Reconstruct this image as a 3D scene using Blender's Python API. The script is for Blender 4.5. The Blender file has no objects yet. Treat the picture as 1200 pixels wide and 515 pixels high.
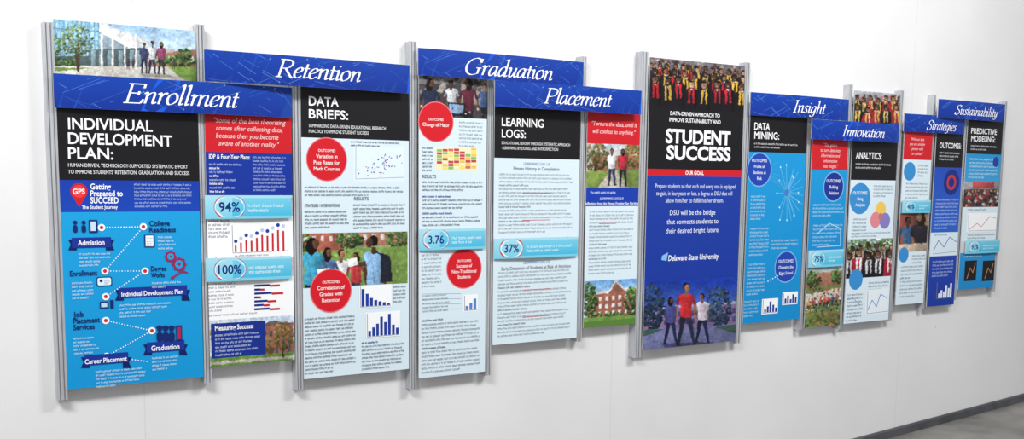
import bpy, math, random
import numpy as np
from mathutils import Vector, Matrix
random.seed(7); np.random.seed(5)
scene=bpy.context.scene
try:
    scene.view_settings.view_transform='Standard'; scene.view_settings.look='None'
except Exception as e: print(e)

# ------------------------------------------------------------------ camera
F=1200.0; CX,CY=600.0,349.0
VH=(2480.0,232.0); VV=(484.0,10800.0)
h=Vector((VH[0]-CX,-(VH[1]-CY),-F)).normalized()
up=-Vector((VV[0]-CX,-(VV[1]-CY),-F)).normalized()
up=(up-h*up.dot(h)).normalized()
n=h.cross(up); ey=-n
D=4.3; CZ=1.6
R=Matrix((h,ey,up))
cam=bpy.data.cameras.new('camera'); camo=bpy.data.objects.new('camera',cam)
scene.collection.objects.link(camo)
camo.matrix_world=Matrix.Translation((0,-D,CZ))@R.to_4x4()
cam.sensor_fit='HORIZONTAL'; cam.sensor_width=36; cam.lens=36*F/1200
cam.shift_y=(CY-257.5)/1200; cam.clip_end=200
scene.camera=camo

def uv(px,py,d=0.0):
    cx=(px-CX)/F; cy=(CY-py)/F
    wx=h.x*cx+h.y*cy-h.z; wy=ey.x*cx+ey.y*cy-ey.z; wz=up.x*cx+up.y*cy-up.z
    t=(D-d)/wy
    return (wx*t, CZ+wz*t)
def proj(u,d,v):
    a,b_,c=u,D-d,v-CZ
    x=h.x*a+ey.x*b_+up.x*c; y=h.y*a+ey.y*b_+up.y*c; z=h.z*a+ey.z*b_+up.z*c
    return CX+F*x/(-z), CY-F*y/(-z)
def hy(x0,y0,x1): return VH[1]+(y0-VH[1])*(VH[0]-x1)/(VH[0]-x0)
def vx(x0,y0,y1): return x0+(VV[0]-x0)/(VV[1]-y0)*(y1-y0)

# ------------------------------------------------------------------ materials
def s2l(c): 
    c=c/255.0
    return c/12.92 if c<=.04045 else ((c+.055)/1.055)**2.4
def lin(c): return (s2l(c[0]),s2l(c[1]),s2l(c[2]),1.0)
def newmat(name):
    m=bpy.data.materials.new(name); m.use_nodes=True
    nt=m.node_tree; b=nt.nodes['Principled BSDF']; return m,nt,b
def print_mat():
    m,nt,b=newmat('printed_graphic')
    a=nt.nodes.new('ShaderNodeAttribute'); a.attribute_name='Col'
    nz=nt.nodes.new('ShaderNodeTexNoise'); nz.inputs['Scale'].default_value=180; nz.inputs['Detail'].default_value=3
    mr=nt.nodes.new('ShaderNodeMapRange'); mr.inputs['To Min'].default_value=1.0; mr.inputs['To Max'].default_value=1.08
    mx=nt.nodes.new('ShaderNodeVectorMath'); mx.operation='SCALE'
    nt.links.new(nz.outputs['Fac'],mr.inputs['Value'])
    nt.links.new(a.outputs['Color'],mx.inputs[0]); nt.links.new(mr.outputs[0],mx.inputs['Scale'])
    nt.links.new(mx.outputs[0],b.inputs['Base Color'])
    b.inputs['Roughness'].default_value=.38; b.inputs['Specular IOR Level'].default_value=.28
    return m
def noisy(name,c1,c2,scale,rough=.5,metal=0,bump=0,stretch=(1,1,1)):
    m,nt,b=newmat(name)
    tc=nt.nodes.new('ShaderNodeTexCoord'); mp=nt.nodes.new('ShaderNodeMapping'); mp.inputs['Scale'].default_value=stretch
    nz=nt.nodes.new('ShaderNodeTexNoise'); nz.inputs['Scale'].default_value=scale; nz.inputs['Detail'].default_value=8
    cr=nt.nodes.new('ShaderNodeValToRGB'); cr.color_ramp.elements[0].color=lin(c1); cr.color_ramp.elements[1].color=lin(c2)
    cr.color_ramp.elements[0].position=.35; cr.color_ramp.elements[1].position=.65
    nt.links.new(tc.outputs['Object'],mp.inputs[0]); nt.links.new(mp.outputs[0],nz.inputs['Vector'])
    nt.links.new(nz.outputs['Fac'],cr.inputs[0]); nt.links.new(cr.outputs[0],b.inputs['Base Color'])
    b.inputs['Roughness'].default_value=rough; b.inputs['Metallic'].default_value=metal
    if bump:
        bp=nt.nodes.new('ShaderNodeBump'); bp.inputs['Strength'].default_value=bump; bp.inputs['Distance'].default_value=.01
        nt.links.new(nz.outputs['Fac'],bp.inputs['Height']); nt.links.new(bp.outputs[0],b.inputs['Normal'])
    return m,nt,b,cr
MP=print_mat()
MB=noisy('board_laminate',(205,208,212),(220,222,225),40,.5)[0]
MA=noisy('brushed_aluminum',(180,183,188),(208,211,215),30,.42,.3,stretch=(8,8,.3))[0]
MSP=noisy('standoff_metal',(150,150,150),(170,170,170),30,.4,.8)[0]
MW,nt,b,cr=noisy('painted_wall',(232,232,233),(239,239,240),1.3,.6,0,0)
tc=nt.nodes.new('ShaderNodeTexCoord')
vor=nt.nodes.new('ShaderNodeTexVoronoi'); vor.inputs['Scale'].default_value=3.1
lt=nt.nodes.new('ShaderNodeMath'); lt.operation='LESS_THAN'; lt.inputs[1].default_value=.013
mix=nt.nodes.new('ShaderNodeMix'); mix.data_type='RGBA'
nt.links.new(tc.outputs['Object'],vor.inputs['Vector']); nt.links.new(vor.outputs['Distance'],lt.inputs[0])
nt.links.new(lt.outputs[0],mix.inputs['Factor']); nt.links.new(cr.outputs[0],mix.inputs['A']); mix.inputs['B'].default_value=lin((170,170,172))
sep=nt.nodes.new('ShaderNodeSeparateXYZ'); nt.links.new(tc.outputs['Object'],sep.inputs[0])
ad=nt.nodes.new('ShaderNodeMath'); ad.operation='ADD'; ad.inputs[1].default_value=-.97
nt.links.new(sep.outputs['X'],ad.inputs[0])
mo=nt.nodes.new('ShaderNodeMath'); mo.operation='PINGPONG'; mo.inputs[1].default_value=1.22
nt.links.new(ad.outputs[0],mo.inputs[0])
l2=nt.nodes.new('ShaderNodeMath'); l2.operation='LESS_THAN'; l2.inputs[1].default_value=.0025
nt.links.new(mo.outputs[0],l2.inputs[0])
ml=nt.nodes.new('ShaderNodeMath'); ml.operation='MULTIPLY'; ml.inputs[1].default_value=.4
nt.links.new(l2.outputs[0],ml.inputs[0])
mix2=nt.nodes.new('ShaderNodeMix'); mix2.data_type='RGBA'; mix2.inputs['B'].default_value=lin((205,206,208))
nt.links.new(ml.outputs[0],mix2.inputs['Factor']); nt.links.new(mix.outputs['Result'],mix2.inputs['A'])
nt.links.new(mix2.outputs['Result'],b.inputs['Base Color'])
MF=noisy('concrete_floor',(92,90,88),(150,147,142),2.2,.45,0,.15)[0]
MBB=noisy('baseboard_rubber',(70,72,76),(92,94,98),6,.5)[0]

# ------------------------------------------------------------------ geometry utils
def mkobj(name,V,Fc,mat,parent=None,cols=None):
    me=bpy.data.meshes.new(name); me.from_pydata(V,[],Fc); me.materials.append(mat)
    if cols is not None:
        at=me.color_attributes.new('Col','FLOAT_COLOR','POINT')
        at.data.foreach_set('color',np.array(cols,dtype=np.float32).ravel())
    me.update()
    o=bpy.data.objects.new(name,me); scene.collection.objects.link(o)
    if parent: o.parent=parent
    return o
def boxvf(u0,u1,v0,v1,d0,d1,V,Fc):
    i=len(V)
    for d in (d0,d1):
        V+= [(u0,-d,v0),(u1,-d,v0),(u1,-d,v1),(u0,-d,v1)]
    Fc+=[(i,i+1,i+2,i+3),(i+7,i+6,i+5,i+4),(i,i+4,i+5,i+1),(i+1,i+5,i+6,i+2),(i+2,i+6,i+7,i+3),(i+3,i+7,i+4,i)]
def cyl(name,u,v,d0,d1,r,parent):
    V=[];Fc=[];N=14
    for d in (d0,d1):
        for k in range(N):
            a=2*math.pi*k/N; V.append((u+r*math.cos(a),-d,v+r*math.sin(a)))
    for k in range(N): Fc.append((k,(k+1)%N,N+(k+1)%N,N+k))
    Fc.append(tuple(range(N))); Fc.append(tuple(range(2*N-1,N-1,-1)))
    return mkobj(name,V,Fc,MSP,parent)

# font cache
_fc={}
def glyphs(s,bold,res=3):
    k=(s,bold)
    if k in _fc: return _fc[k]
    cu=bpy.data.curves.new('t','FONT'); cu.body=s; cu.size=1; cu.resolution_u=res; cu.offset=bold; cu.fill_mode='FRONT'
    o=bpy.data.objects.new('t',cu); scene.collection.objects.link(o)
    dg=bpy.context.evaluated_depsgraph_get(); oe=o.evaluated_get(dg); me=oe.to_mesh()
    V=[(v.co.x,v.co.y) for v in me.vertices]; Fc=[tuple(p.vertices) for p in me.polygons]
    oe.to_mesh_clear(); bpy.data.objects.remove(o); bpy.data.curves.remove(cu)
    _fc[k]=(V,Fc); return _fc[k]
CAP=max(v[1] for v in glyphs('H',0)[0])

# italic serif pen strokes
IT={}
nst=[(0,.5),(.06,.59),(.1,.5),(.1,0)]
arch=[(.1,.34),(.19,.53),(.3,.59),(.36,.5),(.36,.12),(.4,.01),(.49,.09)]
bowl=[(.34,.5),(.25,.6),(.1,.5),(.03,.25),(.08,.03),(.17,.02),(.28,.2),(.34,.42)]
tail=[(.35,.6),(.34,.3),(.34,.12),(.38,.01),(.47,.09)]
IT['i']=(.24,[[(0,.5),(.06,.59),(.1,.5),(.1,.12),(.14,.01),(.23,.09)],[(.1,.84),(.13,.8)]])
IT['n']=(.49,[nst,arch])
IT['m']=(.76,[nst,[(.1,.34),(.19,.53),(.3,.59),(.36,.5),(.36,0)],[(x+.26,y) for x,y in arch]])
IT['r']=(.35,[nst,[(.1,.34),(.18,.52),(.26,.6),(.33,.55)]])
IT['o']=(.42,[[(.22,.6),(.08,.5),(.03,.28),(.08,.06),(.18,0),(.33,.12),(.38,.32),(.32,.54),(.22,.6)]])
IT['l']=(.23,[[(0,1.0),(.06,1.07),(.1,1.0),(.1,.12),(.14,.01),(.23,.09)]])
IT['e']=(.36,[[(.04,.27),(.2,.33),(.31,.46),(.26,.59),(.16,.58),(.06,.45),(.03,.24),(.08,.04),(.19,0),(.34,.13)]])
IT['t']=(.26,[[(.1,.82),(.1,.5),(.1,.12),(.14,.01),(.25,.09)],[(-.01,.57),(.23,.57)]])
IT['a']=(.47,[bowl,tail]); IT['d']=(.47,[bowl,[(.24,1.0),(.3,1.07),(.34,1.0),(.34,.12),(.38,.01),(.47,.09)]])
IT['u']=(.47,[[(0,.5),(.06,.59),(.1,.5),(.09,.12),(.15,0),(.25,.12),(.34,.42)],tail])
IT['c']=(.35,[[(.33,.48),(.25,.6),(.1,.5),(.03,.25),(.08,.04),(.19,0),(.34,.13)]])
IT['s']=(.31,[[(.28,.5),(.19,.6),(.08,.54),(.09,.42),(.2,.27),(.24,.12),(.15,0),(.01,.08)]])
IT['g']=(.43,[bowl,[(.35,.6),(.34,.3),(.33,0),(.27,-.22),(.13,-.28),(.0,-.2)]])
IT['y']=(.43,[[(0,.5),(.06,.59),(.1,.5),(.09,.12),(.15,.02),(.25,.12),(.34,.42)],[(.35,.6),(.34,.3),(.33,0),(.27,-.22),(.13,-.28),(.0,-.2)]])
IT['h']=(.49,[[(0,1.0),(.06,1.07),(.1,1.0),(.1,0)],arch])
IT['v']=(.4,[[(0,.55),(.07,.59),(.11,.48),(.16,0)],[(.16,0),(.3,.25),(.37,.5),(.31,.59)]])
IT['b']=(.42,[[(0,1),(.06,1.07),(.1,1),(.1,.12),(.2,0),(.33,.1),(.38,.35),(.3,.58),(.2,.55),(.1,.34)]])
IT['E']=(.68,[[(.14,0),(.14,1)],[(.02,1),(.6,1)],[(.6,1.01),(.6,.8)],[(.14,.52),(.46,.52)],[(.46,.62),(.46,.42)],[(.02,0),(.62,0)],[(.62,0),(.68,.22)]])
IT['R']=(.7,[[(.14,0),(.14,1)],[(.02,1),(.32,1.0),(.5,.93),(.55,.76),(.46,.58),(.3,.51),(.14,.5)],[(.32,.5),(.62,.03),(.76,0)],[(.02,0),(.26,0)]])
IT['P']=(.62,[[(.14,0),(.14,1)],[(.02,1),(.34,1.0),(.54,.92),(.58,.73),(.5,.54),(.32,.46),(.14,.46)],[(.02,0),(.26,0)]])
IT['I']=(.32,[[(.14,0),(.14,1)],[(.02,1),(.26,1)],[(.02,0),(.26,0)]])
IT['G']=(.8,[[(.68,.78),(.6,.96),(.42,1.02),(.17,.86),(.05,.5),(.15,.12),(.38,-.02),(.64,.08)],[(.64,.42),(.64,.06)],[(.52,.42),(.76,.42)],[(.69,1.0),(.68,.76)]])
IT['S']=(.56,[[(.5,.8),(.45,.96),(.3,1.02),(.13,.9),(.14,.66),(.4,.44),(.46,.2),(.3,-.02),(.12,.01),(.03,.2)],[(.5,1.0),(.5,.78)],[(.03,.24),(.02,0)]])
def smooth(p,seg=6):
    if len(p)<3: return p
    out=[]
    closed=(p[0]==p[-1])
    for i in range(len(p)-1):
        p0=p[i-1] if i>0 else (p[-2] if closed else p[0]); p1=p[i];p2=p[i+1]
        p3=p[i+2] if i+2<len(p) else (p[1] if closed else p[-1])
        for k in range(seg):
            t=k/seg; t2=t*t;t3=t2*t
            out.append(tuple(.5*((2*p1[j])+(-p0[j]+p2[j])*t+(2*p0[j]-5*p1[j]+4*p2[j]-p3[j])*t2+(-p0[j]+3*p1[j]-3*p2[j]+p3[j])*t3) for j in (0,1)))
    out.append(p[-1]); return out
def italic(s,thick=.088,thin=.03,phi=math.radians(22),shear=.24):
    V=[];Fc=[];x=0
    for ch in s:
        adv,st=IT[ch]
        for q in st:
            q=smooth(q); i0=len(V)
            for i,pt in enumerate(q):
                a=q[max(0,i-1)];b_=q[min(len(q)-1,i+1)]
                dx,dy=b_[0]-a[0],b_[1]-a[1]; L=math.hypot(dx,dy) or 1; dx/=L;dy/=L
                th=math.atan2(dy,dx); w=(thin+(thick-thin)*abs(math.sin(th-phi)))/2
                for sg in (1,-1):
                    X=x+pt[0]-dy*w*sg; Y=pt[1]+dx*w*sg
                    V.append((X+shear*Y,Y))
            for i in range(len(q)-1):
                Fc.append((i0+2*i,i0+2*i+1,i0+2*i+3,i0+2*i+2))
        x+=adv
    return V,Fc

class Art:
    def __init__(s,d,bow=None): s.d=d; s.b=bow; s.V=[];s.F=[];s.C=[];s.cl=None; s.step=1.5e-5
    def _v(s,u,v,c):
        if s.cl:
            u=min(max(u,s.cl[0]),s.cl[1]); v=min(max(v,s.cl[2]),s.cl[3])
        d=s.d
        if s.b: d+=s.b[2]*(1-((u-s.b[0])/s.b[1])**2)
        s.V.append((u,-d,v)); s.C.append(c)
    def up(s,k=1): s.d+=s.step*k
    def uvpoly(s,pts,c,c2=None):
        s.up(); i=len(s.V); c=lin(c)
        for p in pts: s._v(p[0],p[1],c)
        s.F.append(tuple(range(i,i+len(pts))))
    def poly(s,pts,c):
        s.up(); i=len(s.V); c=lin(c)
        for p in pts:
            u,v=uv(p[0],p[1],s.d); s._v(u,v,c)
        s.F.append(tuple(range(i,i+len(pts))))
    def ruv(s,u0,u1,v0,v1,c,cb=None,cr=None,nx=1):
        s.up(); c0=lin(c); c1=lin(cb or c)
        if s.b: nx=max(nx,16)
        i=len(s.V)
        for k in range(nx+1):
            u=u0+(u1-u0)*k/nx
            s._v(u,v0,c1); s._v(u,v1,c0)
        for k in range(nx):
            j=i+2*k; s.F.append((j,j+2,j+3,j+1))
    def rect(s,x0,y0,x1,y1,c,cb=None):
        a=uv(x0,y0,s.d); b_=uv(x1,hy(x0,y0,x1),s.d); e=uv(vx(x0,y0,y1),y1,s.d)
        s.ruv(a[0],b_[0],e[1],a[1],c,cb); return (a[0],b_[0],e[1],a[1])
    def rrect(s,x0,y0,x1,y1,r,c):
        a=uv(x0,y0,s.d); b_=uv(x1,hy(x0,y0,x1),s.d); e=uv(vx(x0,y0,y1),y1,s.d)
        u0,u1,v0,v1=a[0],b_[0],e[1],a[1]; R_=min(r*(v1-v0),(u1-u0)/2,(v1-v0)/2); pts=[]
        for (cu,cv,a0) in ((u1-R_,v1-R_,0),(u0+R_,v1-R_,90),(u0+R_,v0+R_,180),(u1-R_,v0+R_,270)):
            for k in range(7):
                t=math.radians(a0+15*k); pts.append((cu+R_*math.cos(t),cv+R_*math.sin(t)))
        s.uvpoly(pts,c)
    def circ(s,x,y,ry,c,n_=36):
        a=uv(x,y,s.d); t=uv(x,y-ry,s.d); r=t[1]-a[1]
        s.uvpoly([(a[0]+r*math.cos(2*math.pi*k/n_),a[1]+r*math.sin(2*math.pi*k/n_)) for k in range(n_)],c)
    def ell(s,x,y,rx,ry,c,n_=16,rot=0):
        cr_,sr=math.cos(rot),math.sin(rot)
        s.poly([(x+rx*math.cos(2*math.pi*k/n_)*cr_-ry*math.sin(2*math.pi*k/n_)*sr, y+rx*math.cos(2*math.pi*k/n_)*sr+ry*math.sin(2*math.pi*k/n_)*cr_) for k in range(n_)],c)
    def line(s,pts,w,c):
        for a,b_ in zip(pts,pts[1:]):
            dx,dy=b_[0]-a[0],b_[1]-a[1]; L=math.hypot(dx,dy) or 1; nx,ny=-dy/L*w/2,dx/L*w/2
            s.poly([(a[0]+nx,a[1]+ny),(b_[0]+nx,b_[1]+ny),(b_[0]-nx,b_[1]-ny),(a[0]-nx,a[1]-ny)],c)
    def dots(s,p,q,c,sp=3.2,r=.8):
        L=math.hypot(q[0]-p[0],q[1]-p[1]); N=max(1,int(L/sp))
        for k in range(N+1):
            s.ell(p[0]+(q[0]-p[0])*k/N,p[1]+(q[1]-p[1])*k/N,r,r,c,6)
    def put(s,V,Fc,x0,y0,x1,cap,c,capu,shear=0,ctr=False,hs=1.0):
        s.up(2); mn=min(p[0] for p in V); mxx=max(p[0] for p in V); w=mxx-mn
        A=uv(x0,y0,s.d); T=uv(x0,y0-cap,s.d); H=(T[1]-A[1])
        if x1 is not None:
            B=uv(x1,hy(x0,y0,x1),s.d); W=B[0]-A[0]
        else: W=w/capu*H*hs
        u0=A[0]-(W/2 if ctr else 0)
        i=len(s.V); cc=lin(c)
        for p in V:
            s._v(u0+(p[0]-mn)/w*W+shear*p[1]/capu*H, A[1]+p[1]/capu*H, cc)
        for f in Fc: s.F.append(tuple(i+k for k in f))
    def text(s,t,x0,y0,x1,cap,c=(255,255,255),bold=0.0,shear=0,ctr=False,hs=.92):
        V,Fc=glyphs(t,bold); s.put(V,Fc,x0,y0,x1,cap,c,CAP,shear,ctr,hs)
    def ital(s,t,x0,y0,x1,cap,c=(250,252,255)):
        V,Fc=italic(t); s.put(V,Fc,x0,y0,x1,cap,c,1.0)
    def body(s,x0,y0,x1,nl,dy,c=(88,96,108),xh=.4,rag=.1,heads=(),hc=(30,60,150),last=.6,ind=0):
        s.up(2); A=uv(x0,y0,s.d); B=uv(x1,hy(x0,y0,x1),s.d); E=uv(vx(x0,y0,y0+dy),y0+dy,s.d)
        W=B[0]-A[0]; DY=A[1]-E[1]; X=DY*xh
        for l in range(nl):
            v=A[1]-DY*(l+1)+.2*DY; hd=l in heads; cc=lin(hc if hd else c)
            lim=W*(1-random.random()*rag)*((last if l==nl-1 else 1) if not hd else .5)
            u=ind*W; 
            while u<lim:
                nlt=random.randint(2,9)
                for _ in range(nlt):
                    cw=X*.62; k=random.random()
                    if u+cw>W: break
                    top=X*(1.45 if k<.25 else 1)
                    w=cw*.27*(1.5 if hd else 1)
                    qs=[(u,u+w,0,top)]
                    if k<.8: qs.append((u+w,u+cw*.78,X*.76,X))
                    if k>.3: qs.append((u+w,u+cw*.78,0,X*.2))
                    if k>.5: qs.append((u+cw*.55,u+cw*.78,X*.3,X*.7))
                    for q in qs:
                        i=len(s.V)
                        s._v(A[0]+q[0],v+q[2],cc);s._v(A[0]+q[1],v+q[2],cc);s._v(A[0]+q[1],v+q[3],cc);s._v(A[0]+q[0],v+q[3],cc)
                        s.F.append((i,i+1,i+2,i+3))
                    u+=cw
                u+=X*.55
                if hd and u>lim*.8: break
    def spk(s,x0,y0,x1,y1,n_,sz,pal,asp=1.0):
        for _ in range(n_):
            x=random.uniform(x0,x1); y=random.uniform(y0,y1); c=random.choice(pal); j=random.uniform(.8,1.15)
            c=tuple(min(255,v*j) for v in c); r=sz*random.uniform(.5,1.3); a0=random.random()*6
            N=6; s.poly([(x+r*random.uniform(.6,1.2)*math.cos(a0+2*math.pi*k/N),y+r*asp*random.uniform(.6,1.2)*math.sin(a0+2*math.pi*k/N)) for k in range(N)],c)
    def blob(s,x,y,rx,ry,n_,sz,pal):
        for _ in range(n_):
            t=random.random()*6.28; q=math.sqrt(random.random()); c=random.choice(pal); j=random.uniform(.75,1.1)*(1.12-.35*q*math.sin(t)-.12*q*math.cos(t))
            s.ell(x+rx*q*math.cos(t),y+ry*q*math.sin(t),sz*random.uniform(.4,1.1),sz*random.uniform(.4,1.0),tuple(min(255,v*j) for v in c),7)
    def make(s,name,parent): return mkobj(name,s.V,s.F,MP,parent,s.C)
    # ---- composite drawings
    def bubble(s,x,y,r,c=(212,28,42),lines=(),cap=4,ring=(232,120,125)):
        s.circ(x,y,r,ring); s.circ(x,y,r-1.2,c); cap*=.86
        y0=y-(len(lines)-1)*cap*.85+cap*.5
        for i,t in enumerate(lines): s.text(t,x,y0+i*cap*1.7,None,cap*(.7 if i==0 else 1),(255,240,240),.012,ctr=True)
    def pill(s,x0,y0,x1,y1,t,cap):
        s.rrect(x0,y0,x1,y1,.5,(205,35,48)); s.rrect(x0+1.6,y0+1.6,x1-1.4,y1-1.6,.5,(248,250,252))
        s.text(t,(x0+x1)/2,(hy(x0,y0,(x0+x1)/2)+hy(x0,y1,(x0+x1)/2))/2+cap/2,None,cap,(22,40,120),.02,ctr=True)
    def bars(s,x0,y0,x1,y1,hs,c=(25,60,160),bg=(248,250,252)):
        if bg: s.rect(x0,y0,x1,y1,bg)
        N=len(hs); w=(x1-x0-3)/N
        for i,q in enumerate(hs):
            xa=x0+2.5+w*i; yb=hy(x0,y1,xa)-2
            cc=c[i%len(c)] if isinstance(c,list) else c
            s.rect(xa,yb-(y1-y0-4)*q,xa+w*.72,yb,cc)
        s.line([(x0+1.5,y0+1),(vx(x0,y0,y1)+1.5,y1-1.5),(x1-1,hy(x0,y1,x1)-1.5)],.6,(110,120,140))
    def person(s,x,yf,H,skin,shirt,pants,hair,stride=.1,long=False,bag=None,arm=.06,face=0,lean=0,hold=False,shoe=(30,30,34)):
        dk=lambda c,f:tuple(v*f for v in c)
        yt=yf-H; sh=yt+H*.18; hip=yt+H*.52; hx0=x+lean*H
        for sg in (-1,1):
            kx=x+sg*H*(.035+stride*.4); fx=x+sg*H*(.03+stride)
            c=dk(pants,.75 if sg<0 else 1)
            s.poly([(x+sg*H*.085,hip-H*.02),(x-sg*H*.012,hip),(kx-sg*H*.03,yt+H*.73),(fx-sg*H*.022,yf-H*.03),(fx+sg*H*.022,yf-H*.03),(kx+sg*H*.036,yt+H*.73)],c)
            s.poly([(fx-H*.025,yf-H*.035),(fx+H*.025,yf-H*.035),(fx+H*.05,yf-H*.005),(fx-H*.02,yf)],shoe)
        if bag: s.poly([(x-H*.17,sh+H*.02),(x-H*.04,sh),(x-H*.04,sh+H*.26),(x-H*.16,sh+H*.25)],bag)
        for sg in (-1,1):
            ex=x+sg*H*(.115+arm*.6); hx=x+sg*H*(.10+arm) if not (hold and sg>0) else x+H*.03
            hyy=sh+(H*.32 if not (hold and sg>0) else H*.2)
            c=dk(shirt,.72)
            s.poly([(hx0+sg*H*.08,sh),(hx0+sg*H*.12,sh+H*.025),(ex+sg*H*.022,sh+H*.17),(ex-sg*H*.022,sh+H*.175)],c)
            s.poly([(ex+sg*H*.018,sh+H*.16),(ex-sg*H*.02,sh+H*.165),(hx-sg*H*.012,hyy-H*.01),(hx+sg*H*.012,hyy)],dk(skin,.9))
            s.ell(hx,hyy+H*.012,H*.016,H*.022,skin,8)
        s.poly([(hx0-H*.03,sh-H*.012),(hx0+H*.03,sh-H*.012),(hx0+H*.085,sh+H*.005),(hx0+H*.115,sh+H*.035),(x+H*.088,sh+H*.17),(x+H*.095,hip+H*.015),(x,hip+H*.03),(x-H*.095,hip+H*.015),(x-H*.088,sh+H*.17),(hx0-H*.115,sh+H*.035),(hx0-H*.085,sh+H*.005)],shirt)
        s.poly([(hx0+H*.02,sh+H*.03),(hx0+H*.112,sh+H*.035),(x+H*.088,sh+H*.17),(x+H*.095,hip+H*.015),(x+H*.04,hip)],dk(shirt,.82))
        s.line([(x-H*.04,sh+H*.1),(x-H*.01,hip)],H*.012,dk(shirt,.8))
        s.poly([(hx0-H*.024,sh-H*.05),(hx0+H*.024,sh-H*.05),(hx0+H*.028,sh+H*.01),(hx0,sh+H*.035),(hx0-H*.028,sh+H*.01)],dk(skin,.8))
        hd=hx0+H*face*.008
        if long: s.ell(hd-H*face*.012,yt+H*.105,H*.062,H*.1,hair,16)
        s.ell(hd-H*face*.008,yt+H*.06,H*.05,H*.06,hair,16)
        s.ell(hd+H*face*.01,yt+H*.08,H*.038,H*.055,skin,16)
        s.ell(hd+H*.018+H*face*.01,yt+H*.09,H*.018,H*.035,dk(skin,.85),10)
        if H>45:
            for sg in (-1,1): s.ell(hd+H*(face*.016+sg*.014),yt+H*.074,H*.007,H*.004,(30,20,18),6)
            s.ell(hd+H*face*.014,yt+H*.108,H*.013,H*.004,(120,50,50),6)
            s.ell(hd+H*face*.02,yt+H*.09,H*.006,H*.008,dk(skin,.75),6)
    def grad(s,x,y,S,skin,gown=(22,20,26),stole=(190,30,45),cap=(18,18,24),bot=None,hair=(20,14,12)):
        b_=bot or y+S*5; x+=random.uniform(-.15,.15)*S; y+=random.uniform(-.2,.25)*S; t=random.uniform(-.08,.08)*S
        s.poly([(x-S*.25,y+S*1.25),(x+S*.25,y+S*1.25),(x+S*.8,y+S*1.6),(x+S*1.0,b_),(x-S*1.0,b_),(x-S*.8,y+S*1.6)],gown)
        s.poly([(x+S*.3,y+S*1.4),(x+S*.8,y+S*1.6),(x+S*1.0,b_),(x+S*.6,b_)],tuple(v*.6 for v in gown))
        s.poly([(x-S*.18,y+S*1.3),(x+S*.18,y+S*1.3),(x,y+S*1.7)],(215,215,218))
        for sg in (-1,1):
            s.poly([(x+sg*S*.2,y+S*1.3),(x+sg*S*.38,y+S*1.38),(x+sg*S*.38,y+S*3.2),(x+sg*S*.16,y+S*3.2),(x+sg*S*.1,y+S*1.8)],stole)
        s.poly([(x-S*.14,y+S*1.0),(x+S*.14,y+S*1.0),(x+S*.18,y+S*1.4),(x-S*.18,y+S*1.4)],tuple(v*.75 for v in skin))
        s.ell(x,y+S*.8,S*.44,S*.54,hair,14); s.ell(x+t,y+S*.82,S*.34,S*.48,skin,14); s.ell(x+t+S*.16,y+S*.9,S*.16,S*.3,tuple(v*.82 for v in skin),10)
        for sg in (-1,1): s.ell(x+t+sg*S*.13,y+S*.76,S*.06,S*.035,(25,18,16),6)
        s.ell(x+t,y+S*1.06,S*.13,S*.04,(225,205,200),8); s.ell(x+t+S*.02,y+S*.9,S*.05,S*.05,tuple(v*.75 for v in skin),6)
        s.poly([(x-S*.38,y+S*.36),(x+S*.38,y+S*.36),(x+S*.36,y+S*.58),(x-S*.36,y+S*.58)],cap)
        s.poly([(x-S*.6,y+S*.34+t),(x-S*.05,y+S*.18),(x+S*.58,y+S*.3-t),(x+S*.05,y+S*.46)],tuple(v+14 for v in cap))
        s.line([(x+S*.05,y+S*.3),(x+S*.45,y+S*.36),(x+S*.45,y+S*.75)],S*.07,(220,175,50))
    def clip(s,r): s.cl=r

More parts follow.
